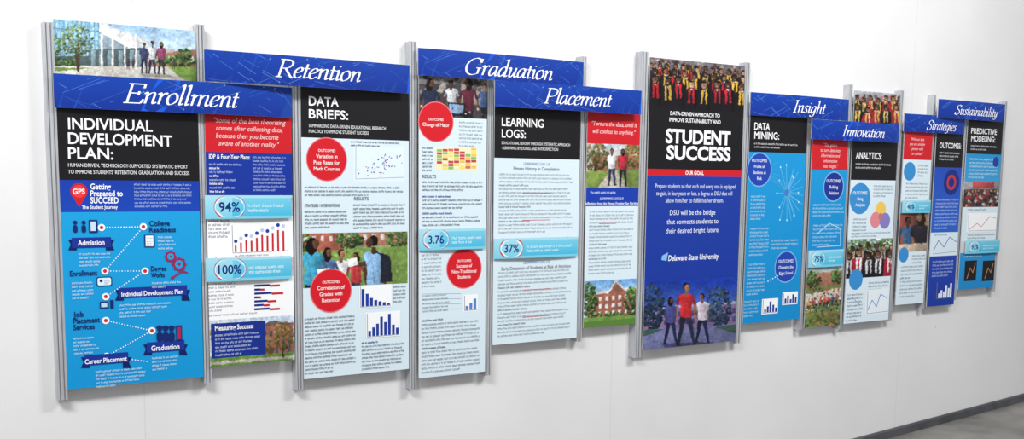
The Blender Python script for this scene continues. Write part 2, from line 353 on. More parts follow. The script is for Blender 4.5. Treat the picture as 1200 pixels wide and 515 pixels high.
def vn(H,W,cell):
    gh,gw=int(H/cell)+3,int(W/cell)+3; g=np.random.rand(gh,gw)
    y=np.arange(H)/cell; x=np.arange(W)/cell; yi=y.astype(int); xi=x.astype(int); fy=(y-yi)[:,None]; fx=(x-xi)[None,:]
    fy=fy*fy*(3-2*fy); fx=fx*fx*(3-2*fx)
    a=g[yi][:,xi];b_=g[yi][:,xi+1];c=g[yi+1][:,xi];d=g[yi+1][:,xi+1]
    return (a*(1-fx)+b_*fx)*(1-fy)+(c*(1-fx)+d*fx)*fy
class Ras(Art):
    """printed photograph: painted on a fine colour grid, then emitted as the print's surface"""
    S=3.0
    def __init__(s,A,r,base):
        s.A=A; s.r=r; s.d=A.d; s.b=None; s.cl=None; s.step=0
        P_=[proj(u,A.d,v) for u in r[:2] for v in r[2:]]
        s.ox=min(p[0] for p in P_)-2; s.oy=min(p[1] for p in P_)-2
        s.W=int((max(p[0] for p in P_)+2-s.ox)*s.S)+2; s.H=int((max(p[1] for p in P_)+2-s.oy)*s.S)+2
        s.I=np.ones((s.H,s.W,3))*np.array(base,dtype=float)
    def grady(s,c0,c1,y0,y1):
        t=np.clip((np.arange(s.H)/s.S+s.oy-y0)/(y1-y0),0,1)[:,None,None]
        s.I[:]=np.array(c0,float)*(1-t)+np.array(c1,float)*t
    def poly(s,pts,c):
        q=[((x-s.ox)*s.S,(y-s.oy)*s.S) for x,y in pts]
        x0=max(0,int(min(p[0] for p in q))-1);x1=min(s.W,int(max(p[0] for p in q))+2)
        y0=max(0,int(min(p[1] for p in q))-1);y1=min(s.H,int(max(p[1] for p in q))+2)
        if x1<=x0 or y1<=y0: return
        X=np.arange(x0,x1)[None,:]+.5; Y=np.arange(y0,y1)[:,None]+.5
        m=np.zeros((y1-y0,x1-x0),bool)
        for (ax,ay),(bx,by) in zip(q,q[1:]+q[:1]):
            if ay==by: continue
            cnd=((ay>Y)!=(by>Y)); m^=cnd&(X<(bx-ax)*(Y-ay)/(by-ay)+ax)
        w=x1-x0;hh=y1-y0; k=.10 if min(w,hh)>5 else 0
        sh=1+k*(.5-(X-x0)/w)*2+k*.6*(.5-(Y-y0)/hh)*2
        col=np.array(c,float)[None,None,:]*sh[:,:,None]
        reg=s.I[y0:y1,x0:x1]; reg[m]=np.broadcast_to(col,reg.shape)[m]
    def emit(s,cell=.62,warp=1.0,grain=.10):
        I=np.clip(s.I,0,255); H,W=s.H,s.W
        wx=(vn(H,W,5)-.5)*3.4*warp+(vn(H,W,14)-.5)*4*warp; wy=(vn(H,W,5)-.5)*3.4*warp+(vn(H,W,14)-.5)*4*warp
        yy,xx=np.mgrid[0:H,0:W]; I=I[np.clip((yy+wy).round().astype(int),0,H-1),np.clip((xx+wx).round().astype(int),0,W-1)]
        for ax in (0,1): I=(np.roll(I,1,ax)+I*2+np.roll(I,-1,ax))/4
        m=1+(vn(H,W,3)-.5)*grain*2+(vn(H,W,9)-.5)*.22+(vn(H,W,30)-.5)*.2
        I=np.clip(I*m[:,:,None],0,255)
        I=I/255; I=np.where(I<=.04045,I/12.92,((I+.055)/1.055)**2.4)
        A=s.A; A.up(2); u0,u1,v0,v1=s.r
        pw=(W/s.S-4)/cell; ph=(H/s.S-4)/cell; nx=max(4,int(pw)); ny=max(4,int(ph)); i0=len(A.V)
        for j in range(ny+1):
            v=v0+(v1-v0)*j/ny
            for i in range(nx+1):
                u=u0+(u1-u0)*i/nx; p=proj(u,A.d,v)
                cx=min(W-1,max(0,int((p[0]-s.ox)*s.S))); cy=min(H-1,max(0,int((p[1]-s.oy)*s.S)))
                q=I[cy,cx]; A.V.append((u,-A.d,v)); A.C.append((q[0],q[1],q[2],1.0))
        for j in range(ny):
            for i in range(nx):
                k=i0+j*(nx+1)+i; A.F.append((k,k+1,k+nx+2,k+nx+1))

def board(name,x0,y0,x1,yb,d1,th=.006,bow=None,x1b=None):
    a=uv(x0,y0,d1); b_=uv(x1,hy(x0,y0,x1),d1); e=uv(vx(x0,y0,yb),yb,d1)
    u0,u1,v0,v1=a[0],b_[0],e[1],a[1]
    V=[];Fc=[]
    N=16 if bow else 1
    bw=((u0+u1)/2,(u1-u0)/2,bow or 0)
    for k in range(N+1):
        u=u0+(u1-u0)*k/N; dd=bw[2]*(1-((u-bw[0])/bw[1])**2)
        V+=[(u,-(d1-th+dd),v0),(u,-(d1+dd),v0),(u,-(d1+dd),v1),(u,-(d1-th+dd),v1)]
    for k in range(N):
        i=4*k; j=i+4
        for q in range(4): Fc.append((i+q,i+(q+1)%4,j+(q+1)%4,j+q))
    Fc.append((0,3,2,1)); i=4*N; Fc.append((i,i+1,i+2,i+3))
    o=mkobj(name,V,Fc,MB)
    A=Art(d1+1e-4,bw if bow else None); A.o=o; A.r=(u0,u1,v0,v1); A.x0=x0;A.y0=y0;A.dd=d1
    return A
def strip(A,yl0,yl1,c,cb=None,x=None,s0=0,s1=1):
    u0,u1,v0,v1=A.r
    a=uv(vx(A.x0,A.y0,yl0),yl0,A.d)[1]; b_=uv(vx(A.x0,A.y0,yl1),yl1,A.d)[1]
    a=min(a,v1); b_=max(b_,v0); U0=u0+(u1-u0)*s0; U1=u0+(u1-u0)*s1
    A.ruv(U0,U1,b_,a,c,cb); return (U0,U1,b_,a)
def finish(A,back=0.003):
    A.cl=None; A.make('print',A.o); u0,u1,v0,v1=A.r; W=u1-u0;Hh=v1-v0; th=.006
    i=0
    for (s,t) in ((.12,.06),(.88,.06),(.12,.94),(.88,.94)):
        i+=1
        dd=0
        if A.b: dd=A.b[2]*(1-((u0+W*s-A.b[0])/A.b[1])**2)
        cyl('standoff_%d'%i,u0+W*s,v0+Hh*t,back,A.dd-th+dd,.007 if back>.01 else .012,A.o)

BLK=(24,22,26); NAVY=(18,38,130); ROY=(24,62,165); PALE=(218,235,245); RED=(204,30,42); WHT=(248,250,252)
SK=[(130,88,66),(98,66,48),(160,114,88),(82,54,42),(196,148,118)]
GR=[(50,78,38),(70,100,52),(95,125,68),(38,58,32)]
SKY=(176,205,232)

# ================================================== C1 individual development plan
PD=.056
A=board('individual_development_plan_panel',62,22,229,457,PD)
r=strip(A,22,88,SKY); G=Ras(A,r,SKY); G.grady((150,192,232),(214,226,236),22,75)
G.poly([(60,18),(122,24),(122,82),(60,86)],(104,158,192))
for k in range(13): G.poly([(62+k*5,18),(64.6+k*5,18),(65.6+k*5,80),(63+k*5,80)],random.choice([(150,195,218),(130,178,206),(170,208,226)]))
for k in range(14): G.line([(61+k*5,18),(62.5+k*5,80)],.6,(205,225,235))
for y in (34,46,58): G.line([(60,y-1),(123,y+3)],.8,(70,120,150))
G.poly([(60,66),(130,66),(130,84),(60,84)],(74,88,90))
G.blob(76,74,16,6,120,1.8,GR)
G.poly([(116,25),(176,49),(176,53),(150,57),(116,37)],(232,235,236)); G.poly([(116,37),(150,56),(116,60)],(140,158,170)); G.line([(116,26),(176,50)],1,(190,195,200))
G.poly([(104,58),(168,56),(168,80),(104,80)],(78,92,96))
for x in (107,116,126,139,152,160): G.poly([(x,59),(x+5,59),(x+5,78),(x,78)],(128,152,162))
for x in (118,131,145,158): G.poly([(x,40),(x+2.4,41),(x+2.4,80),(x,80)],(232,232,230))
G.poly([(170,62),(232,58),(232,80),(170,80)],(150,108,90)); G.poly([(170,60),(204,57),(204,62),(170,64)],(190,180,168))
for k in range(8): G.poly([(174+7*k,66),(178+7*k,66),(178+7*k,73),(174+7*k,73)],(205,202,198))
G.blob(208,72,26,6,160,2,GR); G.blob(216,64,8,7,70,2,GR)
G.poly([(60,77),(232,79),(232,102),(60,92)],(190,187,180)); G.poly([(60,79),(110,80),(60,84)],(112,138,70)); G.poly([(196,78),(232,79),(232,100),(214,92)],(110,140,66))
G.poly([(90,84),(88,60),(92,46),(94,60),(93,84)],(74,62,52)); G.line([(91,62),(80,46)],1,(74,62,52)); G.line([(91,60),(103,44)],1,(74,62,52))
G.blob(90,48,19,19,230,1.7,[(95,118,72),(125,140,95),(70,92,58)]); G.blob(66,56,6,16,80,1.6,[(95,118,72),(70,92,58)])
G.person(169,86,36,SK[1],(62,74,120),(40,45,70),(20,15,12),.05,arm=.0)
G.person(178.5,88,40,SK[3],(220,223,228),(50,55,80),(15,12,10),.07,arm=.01)
G.person(189,87,38,SK[0],(150,70,110),(45,50,60),(20,15,12),.05,long=True,arm=.0)
for x in (150,156,204): G.person(x,82,13,SK[1],(80,60,70),(40,40,50),(20,15,12),.06)
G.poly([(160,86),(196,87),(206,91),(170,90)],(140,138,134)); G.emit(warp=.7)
strip(A,86,211,BLK)
A.text('INDIVIDUAL',80,151,179,13,WHT,.014); A.text('DEVELOPMENT',80,168.5,202,13,WHT,.014); A.text('PLAN:',80,186,133,13,WHT,.014)
A.text('HUMAN-DRIVEN, TECHNOLOGY-SUPPORTED SYSTEMATIC EFFORT',80,195.5,220,4.2,(235,238,240),.004)
A.text("TO IMPROVE STUDENTS' RETENTION, GRADUATION AND SUCCESS",80,203.5,222,4.2,(235,238,240),.004)
strip(A,211,249,(22,60,168),(20,70,180))
strip(A,249,457,(26,160,222),(14,150,214))
# GPS
A.poly([(84,229),(101,229),(93,243)],RED); A.circ(92.5,224.5,9.5,RED); A.circ(92.5,224.5,7.5,(235,60,65)); A.text('GPS',92.5,227.5,None,6,WHT,.02,ctr=True)
A.text('Getting',106,222,130,6.5,WHT,.02); A.text('Prepared to',106,230,144,6.5,WHT,.02); A.text('SUCCEED',106,238.5,139,7,WHT,.02); A.text('The Student Journey',96,245,138,4,WHT,.015)
A.body(157,214,225,7,4.3,(175,195,232))
# path
W1=(240,250,255)
P=[(119,267),(168,266),(123,318),(170,318),(124,348)]
for p,q in zip(P,P[1:]): A.dots(p,q,W1)
for p,q in zip([(124,376),(178,388),(125,418)],[(178,388),(125,418),(172,424)]): A.dots(p,q,W1)
for p in P+[(124,376),(178,388),(125,418)]: A.circ(p[0],p[1],4.2,W1); A.circ(p[0],p[1],2.2,(210,40,50))
def ribbon(x0,y0,x1,y1,t,cap):
    A.poly([(x0-4,y0+2),(x0+6,y0+2),(x0+6,y1+2.5),(x0-4,y1+2.5),(x0-1,(y0+y1)/2+2)],(10,30,100)); A.poly([(x1-6,y0+2),(x1+4,y0+2),(x1+1,(y0+y1)/2+2),(x1+4,y1+2.5),(x1-6,y1+2.5)],(10,30,100))
    A.rect(x0,y0,x1,y1,(24,50,150)); A.text(t,(x0+x1)/2,(y0+y1)/2+cap/2-.5,None,cap,WHT,.018,ctr=True,hs=.8)
ribbon(84,279,130,291,'Admission',6); ribbon(139,338,219,350,'Individual Development Plan',5.2); ribbon(172,402,216,414,'Graduation',6); ribbon(99,417,150,429,'Career Placement',5.4)
DB=(18,38,110)
A.text('College',175,265,199,5.8,DB,.02); A.text('Readiness',175,272.5,206,5.8,DB,.02)
A.text('Enrollment',82,324,114,6,DB,.02); A.text('Degree',177,318,195,5.6,DB,.02); A.text('Works',177,325.5,193,5.6,DB,.02)
for i,t in enumerate(('Job','Placement','Services')): A.text(t,86,372+i*7.6,(98,117,111)[i],6,DB,.02)
for (x,y,w,k) in ((92,296,38,4),(84,330,26,5),(185,276,30,4),(178,330,36,2),(140,356,72,4),(86,395,34,5),(112,434,60,5),(178,418,36,4)): A.body(x,y,x+w,k,4.4,(205,230,245),rag=.5)
for x in (88,98): A.circ(x,261,2.3,DB); A.rrect(x-2.6,264,x+2.6,273,.3,DB)
A.rect(104,258,114,273,DB); A.rect(106,260,112,271,(200,225,245))
A.rect(169,275.5,181,290,DB); A.rect(170.5,276.5,179.5,289,WHT); A.body(171.5,278,179,5,2.2,DB)
A.rrect(113,325,131,336,.2,DB); A.rrect(114.2,326.2,130,335,.2,(225,240,250)); A.circ(118.5,329.5,1.8,DB); A.body(122,328,129,3,2,DB)
for (x,y,r_) in ((200,301,6),(210,310,7.5)):
    for k in range(8):
        t=k*math.pi/4; A.line([(x+r_*.7*math.cos(t),y+r_*.7*math.sin(t)),(x+r_*1.15*math.cos(t),y+r_*1.15*math.sin(t))],2.2,(150,40,90))
    A.circ(x,y,r_,(150,40,90)); A.circ(x,y,r_*.62,(22,158,220)); A.circ(x,y,r_*.25,(150,40,90))
A.line([(203,325),(214,318),(220,320)],2,(150,40,90)); A.circ(202,326,2,(150,40,90))
A.rect(117,354,127,362,DB); A.rect(118.5,355.5,125.5,360.5,(190,220,240)); A.rect(129,352,133,362,DB)
for x in (186,193,200):
    A.circ(x+1,386,2.8,DB); A.rrect(x-2.5,390,x+4.5,401,.25,DB); A.poly([(x-4,384),(x+1,381.5),(x+6,384),(x+1,386)],DB)
A.rect(206,382,213,400,DB); A.rect(207.5,384,212,398,(170,40,90))
finish(A)

# ================================================== C2
A=board('individual_development_plan_results_panel',239,104,341,431,PD)
strip(A,104,178,RED)
for i,t in enumerate(('"Some of the best theorizing','comes after collecting data,','because then you become','aware of another reality."')): A.text(t,(250,253,253,256)[i],143.5+i*9,(334,331,326,326)[i],5.6,(245,215,215),0,.2)
strip(A,178,229,(22,54,158),(20,50,150))
A.text('IDP & Four-Year Plans:',245,186,293,5.2,WHT,.015)
A.body(245,190,284,8,4.6,(185,200,235),rag=.6,heads=(1,3,5,7),hc=WHT); A.body(296,182,335,10,4.3,(170,185,228))
strip(A,254,305,WHT); A.body(244,257,270,5,4.6,(40,50,90),rag=.3,xh=.5)
for k in range(10):
    x=275+k*6.2; hh=8+k*1.7+(k%3)*1.5
    A.rect(x,296-hh-(k*.2),x+2.3,296-k*.2,RED); A.circ(x+1.2,291-hh-k*.3,2.2,(190,205,235) if k%2 else (30,60,160))
A.line([(272,264),(273,297),(338,294)],.6,(120,125,140)); A.body(275,298,335,1,4)
strip(A,328,376,WHT); A.body(244,331,276,8,4.5,(60,70,100),rag=.4); A.body(244,368,330,1,4.5)
for k in range(7):
    y=334+k*4.6; w=(30,12,34,8,26,18,30)[k]
    A.rect(298,y,298+w*.6,y+2.6,NAVY); A.rect(298+w*.6,y,298+w,y+2.6,RED)
r=strip(A,376,431,(150,110,90)); G=Ras(A,r,(150,110,90)); G.grady((196,210,228),(205,205,205),374,400)
G.blob(262,396,22,18,160,2,[(130,105,70),(110,95,60),(160,120,80)])
G.poly([(296,384),(344,378),(344,420),(296,422)],(150,98,80)); G.poly([(296,384),(320,376),(344,380)],(100,90,90))
for k in range(6): 
    for j in range(3): G.poly([(302+k*7,388+j*10),(305+k*7,388+j*10),(305+k*7,394+j*10),(302+k*7,394+j*10)],(70,74,88))
G.poly([(243,419),(344,413),(344,434),(243,436)],(96,132,62)); G.poly([(243,425),(344,417),(344,420),(243,429)],(180,172,160))
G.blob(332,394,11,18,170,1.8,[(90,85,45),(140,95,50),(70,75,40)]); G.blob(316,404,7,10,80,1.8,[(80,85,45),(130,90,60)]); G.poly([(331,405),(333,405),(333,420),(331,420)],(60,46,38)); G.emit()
A.rect(247,380,311,421,(20,48,140)); A.text('Measuring Success:',252,388,297,5.5,WHT,.02); A.body(252,391,307,6,4.7,(195,208,238),rag=.4)
finish(A)
def callout(name,x0,y0,x1,yb,pc,px0,px1,cap,d=.068):
    a=board(name,x0,y0,x1,yb,d,.004,bow=.008)
    u0,u1,v0,v1=a.r
    a.ruv(u0,u1,v0,v1,(168,222,238),(120,205,230))
    a.ruv(u0+(u1-u0)*.3,u1,v0+(v1-v0)*.12,v1-(v1-v0)*.12,(120,206,232),(70,186,224))
    H_=yb-y0
    a.pill(px0,hy(x0,y0,px0)+1,px1,hy(x0,yb,px0)-1,pc,cap)
    if px1+6<x1: a.body(px1+3,hy(x0,y0+H_*.34,px1+3),x1-2,2,H_*.2,(225,244,252),rag=.2,xh=.45)
    finish(a,back=PD+.0045); return a
callout('callout_strip',240,229,341,257,'94%',250,287,11)
callout('callout_strip',241,303,341,331,'100%',250,288,10)

# ================================================== C3 data briefs
A=board('data_briefs_panel',352,92,479,445,PD)
strip(A,92,161,BLK)
A.text('DATA',362,123.5,397,10.5,WHT,.014); A.text('BRIEFS:',362,138.5,408,10.5,WHT,.014)
A.text('SUMMARIZING DATA-DRIVEN EDUCATIONAL RESEARCH',362,149,452,3.7,(235,238,240),.004); A.text('PRACTICE TO IMPROVE STUDENT SUCCESS',362,155.5,432,3.7,(235,238,240),.004)
strip(A,161,445,PALE)
A.bubble(383,187,26,lines=('OUTCOMES','Variation in','Pass Rates for','Math Courses'),cap=5)
A.rect(414,171,474,213,(226,240,248)); A.line([(417,172),(417,210),(473,208)],.5,(120,130,150))
for _ in range(70):
    x=random.gauss(446,12); y=200-(x-430)*.35+random.gauss(0,6)
    if 418<x<473 and 172<y<209: A.circ(x,y,.75,random.choice([(200,40,60),(40,70,170),(120,170,220)]),8)
A.body(411,164,472,2,4,(70,80,100)); A.body(357,217,476,3,4.6); 
A.text('RESULTS',415,235,432,3.8,(60,70,90),.01); A.text('STRATEGIES / INTERVENTIONS',357,243,398,3.6,(60,70,90),.01)
A.body(357,246,409,5,4.6); A.body(414,238,475,7,4.5)
r=strip(A,274,338,(120,140,80),s1=.985); G=Ras(A,r,(130,150,92)); G.grady((170,185,150),(120,150,80),272,300)
G.poly([(350,268),(402,266),(402,296),(350,298)],(168,96,78)); G.poly([(402,272),(482,266),(482,286),(402,290)],(176,120,100)); G.poly([(350,266),(482,260),(482,270),(350,274)],(150,170,130))
for k in range(12): G.poly([(356+k*10,277-k*.3),(360+k*10,277-k*.3),(360+k*10,284-k*.3),(356+k*10,284-k*.3)],(215,210,205))
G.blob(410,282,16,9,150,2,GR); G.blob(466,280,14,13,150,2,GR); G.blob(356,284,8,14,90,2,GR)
G.poly([(350,296),(482,288),(482,342),(350,342)],(122,152,76)); G.spk(352,292,478,335,160,1.8,[(120,150,76),(100,132,62),(145,168,92)])
G.person(400,372,80,SK[2],(226,228,232),(60,60,80),(40,26,20),0,long=False,face=1)
G.person(417,362,66,SK[0],(190,60,64),(60,60,80),(25,18,12),0,face=-1,long=True)
G.person(384,374,84,SK[0],(90,120,175),(60,60,80),(22,15,12),0,face=1,long=True)
G.person(366,382,104,SK[1],(70,165,200),(40,50,80),(16,11,10),0,long=True,face=2.2,hold=True)
G.person(440,384,108,SK[3],(140,182,222),(60,60,80),(15,12,10),0,face=-2.4,arm=.0,lean=-.02)
G.poly([(446,296),(457,301),(460,330),(446,332)],(30,34,46)); G.line([(439,294),(449,300),(447,322)],2,(28,32,44))
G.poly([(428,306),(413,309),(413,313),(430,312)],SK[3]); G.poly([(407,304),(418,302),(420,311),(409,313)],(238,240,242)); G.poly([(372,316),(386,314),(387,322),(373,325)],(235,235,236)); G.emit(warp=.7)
A.bubble(388,341,26,lines=('OUTCOMES','Correlation of','Grades with','Retention'),cap=5)
A.bars(421,335,459,362,[.9,.65,.42,.3,.22,.16,.1]); A.bars(429,367,469,397,[.25,.4,.55,.85,.6,.95,.45,.3])
A.body(357,372,417,14,4.6); A.body(424,400,474,8,4.4,heads=(0,)); A.body(357,437-1,415,1,4.4)
A.body(461,334,476,5,4.4)
finish(A)

# ================================================== C4
A=board('graduation_research_panel',491,84,571,444,PD)
r=strip(A,84,136,(60,58,66)); G=Ras(A,r,(66,62,68))
G.poly([(488,84),(574,84),(574,100),(488,98)],(120,116,118)); G.poly([(540,92),(574,92),(574,138),(540,138)],(140,132,126)); G.spk(490,88,572,108,60,3,[(90,86,90),(60,56,62),(150,145,140)])
G.poly([(488,116),(574,124),(574,142),(488,142)],(74,64,60))
G.person(529,150,56,SK[3],(205,208,214),(30,30,40),(14,12,14),0); G.person(568,150,52,SK[2],(60,80,120),(30,30,40),(14,12,14),0)
G.person(504,166,74,SK[1],(36,44,72),(40,40,50),(12,10,12),0,long=True,face=2); G.person(549,162,70,SK[1],(92,34,52),(30,30,40),(14,12,14),0,long=True,face=-2)
G.poly([(524,120),(546,122),(544,136),(524,134)],(24,26,32)); G.poly([(526,121.5),(544,123.5),(542,134),(526,132)],(130,165,205)); G.spk(492,124,570,136,40,1.6,[(120,60,50),(60,60,80),(180,170,160)])
G.emit()
strip(A,136,270,PALE)
A.bubble(511,143,24,lines=('OUTCOMES','Change of Major'),cap=4.6)
A.body(538,141,566,7,4.6)
r=A.rect(510,173,560,200,(240,235,200))
for i in range(7):
    for j in range(7):
        c=random.choice([(240,225,110),(236,200,90),(140,190,110),(220,110,90),(200,70,75),(245,238,195)])
        A.rect(512+j*6.7,175+i*3.5-j*.25,512+j*6.7+5.9,175+i*3.5-j*.25+2.9,c)
A.body(495,171,508,7,4.4); A.text('RESULTS',495,209,511,4,(60,70,90),.01); A.body(495,211,566,3,4.6); A.body(495,228,566,4,4.5,heads=(0,)); A.body(495,248,566,4,4.6,heads=(0,))
strip(A,294,444,PALE); A.bubble(544,315,24,lines=('OUTCOMES','Success of','Non-Traditional','Students'),cap=4.4)
A.body(494,297,518,9,4.6)
for k in range(5): A.body(495,345+k*4.6,540,1,4,rag=.02)
for k in range(4): A.line([(495,345+k*6),(540,344.5+k*5.9)],.4,(120,140,160))
A.body(494,374,563,14,4.7,heads=(0,7),hc=(40,50,80)); A.bars(543,346,560,366,[.3,.5,.8],(90,130,200))
finish(A)
callout('callout_strip',491,269,568,294,'3.76',495,526,9)

# ================================================== C5 learning logs
A=board('learning_logs_panel',580,96,681,405,PD)
strip(A,96,185,BLK)
A.text('LEARNING',588,147.5,637,9.5,WHT,.014); A.text('LOGS:',588,161,616,9.5,WHT,.014)
A.text('EDUCATIONAL REFORM THROUGH SYSTEMATIC APPROACH',588,169,668,3.3,(235,238,240),.004); A.text('- LEARNING BY DOING AND INTROSPECTION',588,175,654,3.3,(235,238,240),.004)
strip(A,185,280,PALE); strip(A,303,405,PALE)
A.text('LEARNING LOG 1.0',629,194,None,3.2,(30,60,150),.01,ctr=True); A.text('Fitness History in Completion',629,200,None,4,(20,30,60),.012,ctr=True)
A.body(585,202,672,17,4.3,heads=(3,9,13),hc=(60,70,90))
A.text('LEARNING LOG 2.0',629,309,None,3.2,(30,60,150),.01,ctr=True); A.text('Early Detection of Students at Risk of Attrition',629,315.5,None,3.8,(20,30,60),.012,ctr=True)
A.body(584,318,670,18,4.4,heads=(4,10,14),hc=(60,70,90))
for y in (226,258,340,372): A.rect(612,y,645,y+.8,(200,60,60))
finish(A)
callout('callout_strip',579,280,677,304,'37%',585,613,9)

# ================================================== C6 
A=board('placement_research_panel',689,112,751,385,PD)
strip(A,112,168,RED)
for i,t in enumerate(('"Torture the data, until it','will confess to anything."')): A.text(t,(693,694)[i],147+i*9,(746,744)[i],5,(245,215,215),0,.2)
r=strip(A,168,220,(120,120,90)); G=Ras(A,r,(120,120,90)); G.grady((196,208,222),(170,170,150),166,200)
G.poly([(700,184),(752,182),(752,200),(700,202)],(150,105,85)); G.blob(698,184,16,17,240,1.9,[(120,88,56),(100,98,58),(64,75,42)]); G.blob(743,182,12,15,180,1.9,[(150,100,55),(90,95,55),(70,76,44)]); G.poly([(697,190),(700,190),(700,206),(697,206)],(60,46,38))
G.poly([(685,201),(754,199),(754,224),(685,224)],(116,136,68)); G.poly([(698,224),(716,200),(722,200),(740,224)],(184,176,164))
G.person(717,218,44,SK[0],(222,223,228),(50,60,95),(20,15,12),.05,arm=.0); G.person(730,219,45,SK[1],(180,46,62),(40,40,60),(20,15,12),.05,long=True,arm=.0); G.emit(warp=.7)
strip(A,220,245,(24,60,170)); A.body(692,223,742,1,4.8,(215,225,245),rag=.3)
strip(A,242,331,PALE)
A.text('Reflections from the Fitness Frontier: San Marking',717,240,None,2.9,WHT,.01,ctr=True); A.text('LEARNING LOG 3.0',717,234.5,None,3,(220,230,255),.01,ctr=True)
A.body(691,246,743,18,4.3,heads=(4,9,13),hc=(60,70,90)); A.rect(702,262,722,262.8,RED)
r=strip(A,330,379,(150,190,225)); G=Ras(A,r,(150,190,225)); G.grady((110,165,222),(190,212,232),328,352)
G.poly([(688,346),(748,338),(748,374),(688,377)],(158,98,80)); G.poly([(688,344),(748,336),(748,339),(688,347)],(225,222,216)); G.poly([(712,344),(722,330),(733,341)],(150,100,84)); G.line([(712,344),(722,330),(733,341)],1.3,(232,230,226)); G.poly([(720,322),(724,322),(724,332),(720,332)],(238,238,236))
for k in range(7):
    for j in range(3): G.poly([(694+k*7.6,350-k*.9+j*8.5),(697.4+k*7.6,349.6-k*.9+j*8.5),(697.4+k*7.6,354.4-k*.9+j*8.5),(694+k*7.6,354.6-k*.9+j*8.5)],(222,224,228))
G.blob(690,352,10,20,200,1.9,GR); G.blob(741,354,9,17,170,1.9,GR); G.blob(712,370,26,3.5,120,1.6,GR)
G.poly([(682,373),(750,369),(750,390),(682,390)],(108,146,68)); G.emit(warp=.7)
strip(A,378,385,(90,130,58))
finish(A)

# ================================================== C7 student success
A=board('student_success_panel',762,67,873,411,PD+.004)
r=strip(A,67,127,(70,58,60)); G=Ras(A,r,(84,76,80)); G.grady((120,120,128),(70,60,64),67,95); G.spk(758,66,875,92,220,2.2,[(70,60,62),(140,132,130),(96,50,54),(160,160,160),(50,46,50)])
for k in range(13): G.grad(764+k*9,71+k*.8,6.2,random.choice(SK),(34,28,34),random.choice([(170,40,50),(205,170,70),(60,50,58)]),bot=140)
for k in range(10): G.grad(768+k*11.6,77+k*1.0,7.6,random.choice(SK),(26,22,28),random.choice([(180,34,46),(210,170,66)]),bot=140)
for k in range(8): G.grad(767+k*14.6,84+k*1.5,9.4,SK[(k*3)%5],(22,19,25),[(184,34,46),(206,166,64),(184,34,46)][k%3],bot=145)
G.emit()
strip(A,125,200,BLK)
A.text('DATA-DRIVEN APPROACH TO',815,136.5,None,4.4,WHT,.012,ctr=True,hs=.9); A.text('IMPROVE SUSTAINABILITY AND',815,144,None,4.4,WHT,.012,ctr=True,hs=.9)
A.text('STUDENT',780,167,856,15.5,WHT,.035); A.text('SUCCESS',781,186.5,856,15.5,WHT,.035)
strip(A,198,206,RED); A.text('OUR GOAL',814,205,None,4.2,WHT,.02,ctr=True)
strip(A,206,332,(28,60,158),(24,56,158))
for i,t in enumerate(('Prepare students so that each and every one is equipped','to gain, in four years or less, a degree at DSU that will','allow him/her to fulfill his/her dream.')): A.text(t,(768,769,780)[i],220.5+i*8.6,(862,858,848)[i],5,(225,232,248),0)
for i,t in enumerate(('DSU will be the bridge','that connects students to','their desired bright future.')): A.text(t,812,252+i*10.5,None,5.8,(235,240,252),0,ctr=True)
A.poly([(776,300),(783,296),(781,306),(775,305)],(130,190,240)); A.text('Delaware State University',783,306,842,6.3,(240,245,252),.016,.1)
r=strip(A,331,411,(24,56,158)); G=Ras(A,r,(24,56,158)); G.grady((24,56,158),(104,128,196),332,376)
G.poly([(750,362),(866,354),(866,392),(750,394)],(128,104,140)); G.poly([(750,361),(866,353),(866,356),(750,364)],(176,170,200))
for k in range(15): 
    for j in range(2): G.poly([(754+k*8,368-k*.5+j*9),(758+k*8,368-k*.5+j*9),(758+k*8,374-k*.5+j*9),(754+k*8,374-k*.5+j*9)],(64,62,104))
G.blob(764,360,15,27,380,2.1,[(26,44,84),(34,56,96),(48,70,84),(20,32,58)]); G.blob(842,360,15,24,330,2.1,[(30,46,92),(40,62,104),(52,74,84),(20,32,58)])
G.poly([(750,387),(866,380),(866,402),(750,415)],(104,108,148)); G.poly([(750,387),(780,386),(750,396)],(56,84,76)); G.poly([(866,380),(838,384),(866,392)],(56,84,76))
G.poly([(776,403),(836,401),(840,405),(780,408)],(62,64,104))
G.person(786,404,56,SK[1],(70,76,140),(30,36,70),(18,12,14),.09,long=True,arm=.0,face=1); G.person(823,402,58,SK[0],(206,196,210),(28,32,66),(18,12,14),.09,arm=.0,face=-1,bag=(34,36,60))
G.person(804,406,74,SK[2],(196,44,52),(40,44,70),(18,12,14),.1,arm=.04,face=1); G.emit(warp=.6)
finish(A)

# ================================================== C8 data mining
A=board('data_mining_panel',880,118,947,380,PD)
strip(A,118,178,BLK); A.text('DATA',884,152,902,8.2,WHT,.014); A.text('MINING:',884,162.5,913,8.2,WHT,.014); A.body(884,166,935,2,4,(215,218,222))
strip(A,178,380,(26,150,214),(16,140,206))
for k in range(9):
    t=-1.1+k*.3; A.line([(922,226),(922+24*math.cos(t)*.8,226+34*math.sin(t))],.5,(110,190,228))
for k in range(12): 
    t=k*.52; x,y=922+13*math.cos(t)*random.uniform(.7,1.3),226+36*math.sin(t)*random.uniform(.6,1.1); A.line([(922,226),(x,y)],.4,(120,196,232)); A.circ(x,y,1.2,(190,226,245),8)
for k in range(6): A.line([(891,200),(912+k*4,190+k*9)],.4,(90,176,220))
A.circ(922,226,4,(70,120,200)); A.circ(890,199,20.5,(120,180,230)); A.circ(890,199,19,(32,68,172)); 
for i,t in enumerate(('OUTCOMES','Profile of','Students at','Risk')): A.text(t,890,190+i*7,None,3.5,(235,240,250),.01,ctr=True)
A.body(880,228,898,7,4.4,(185,222,242)); A.body(879,266,902,8,4.4,(185,222,242)); A.body(904,280,936,3,4.4,(185,222,242)); A.body(876,308,898,9,4.4,(185,222,242))
A.circ(921,313,19,(120,180,230)); A.circ(921,313,17.5,(32,68,172))
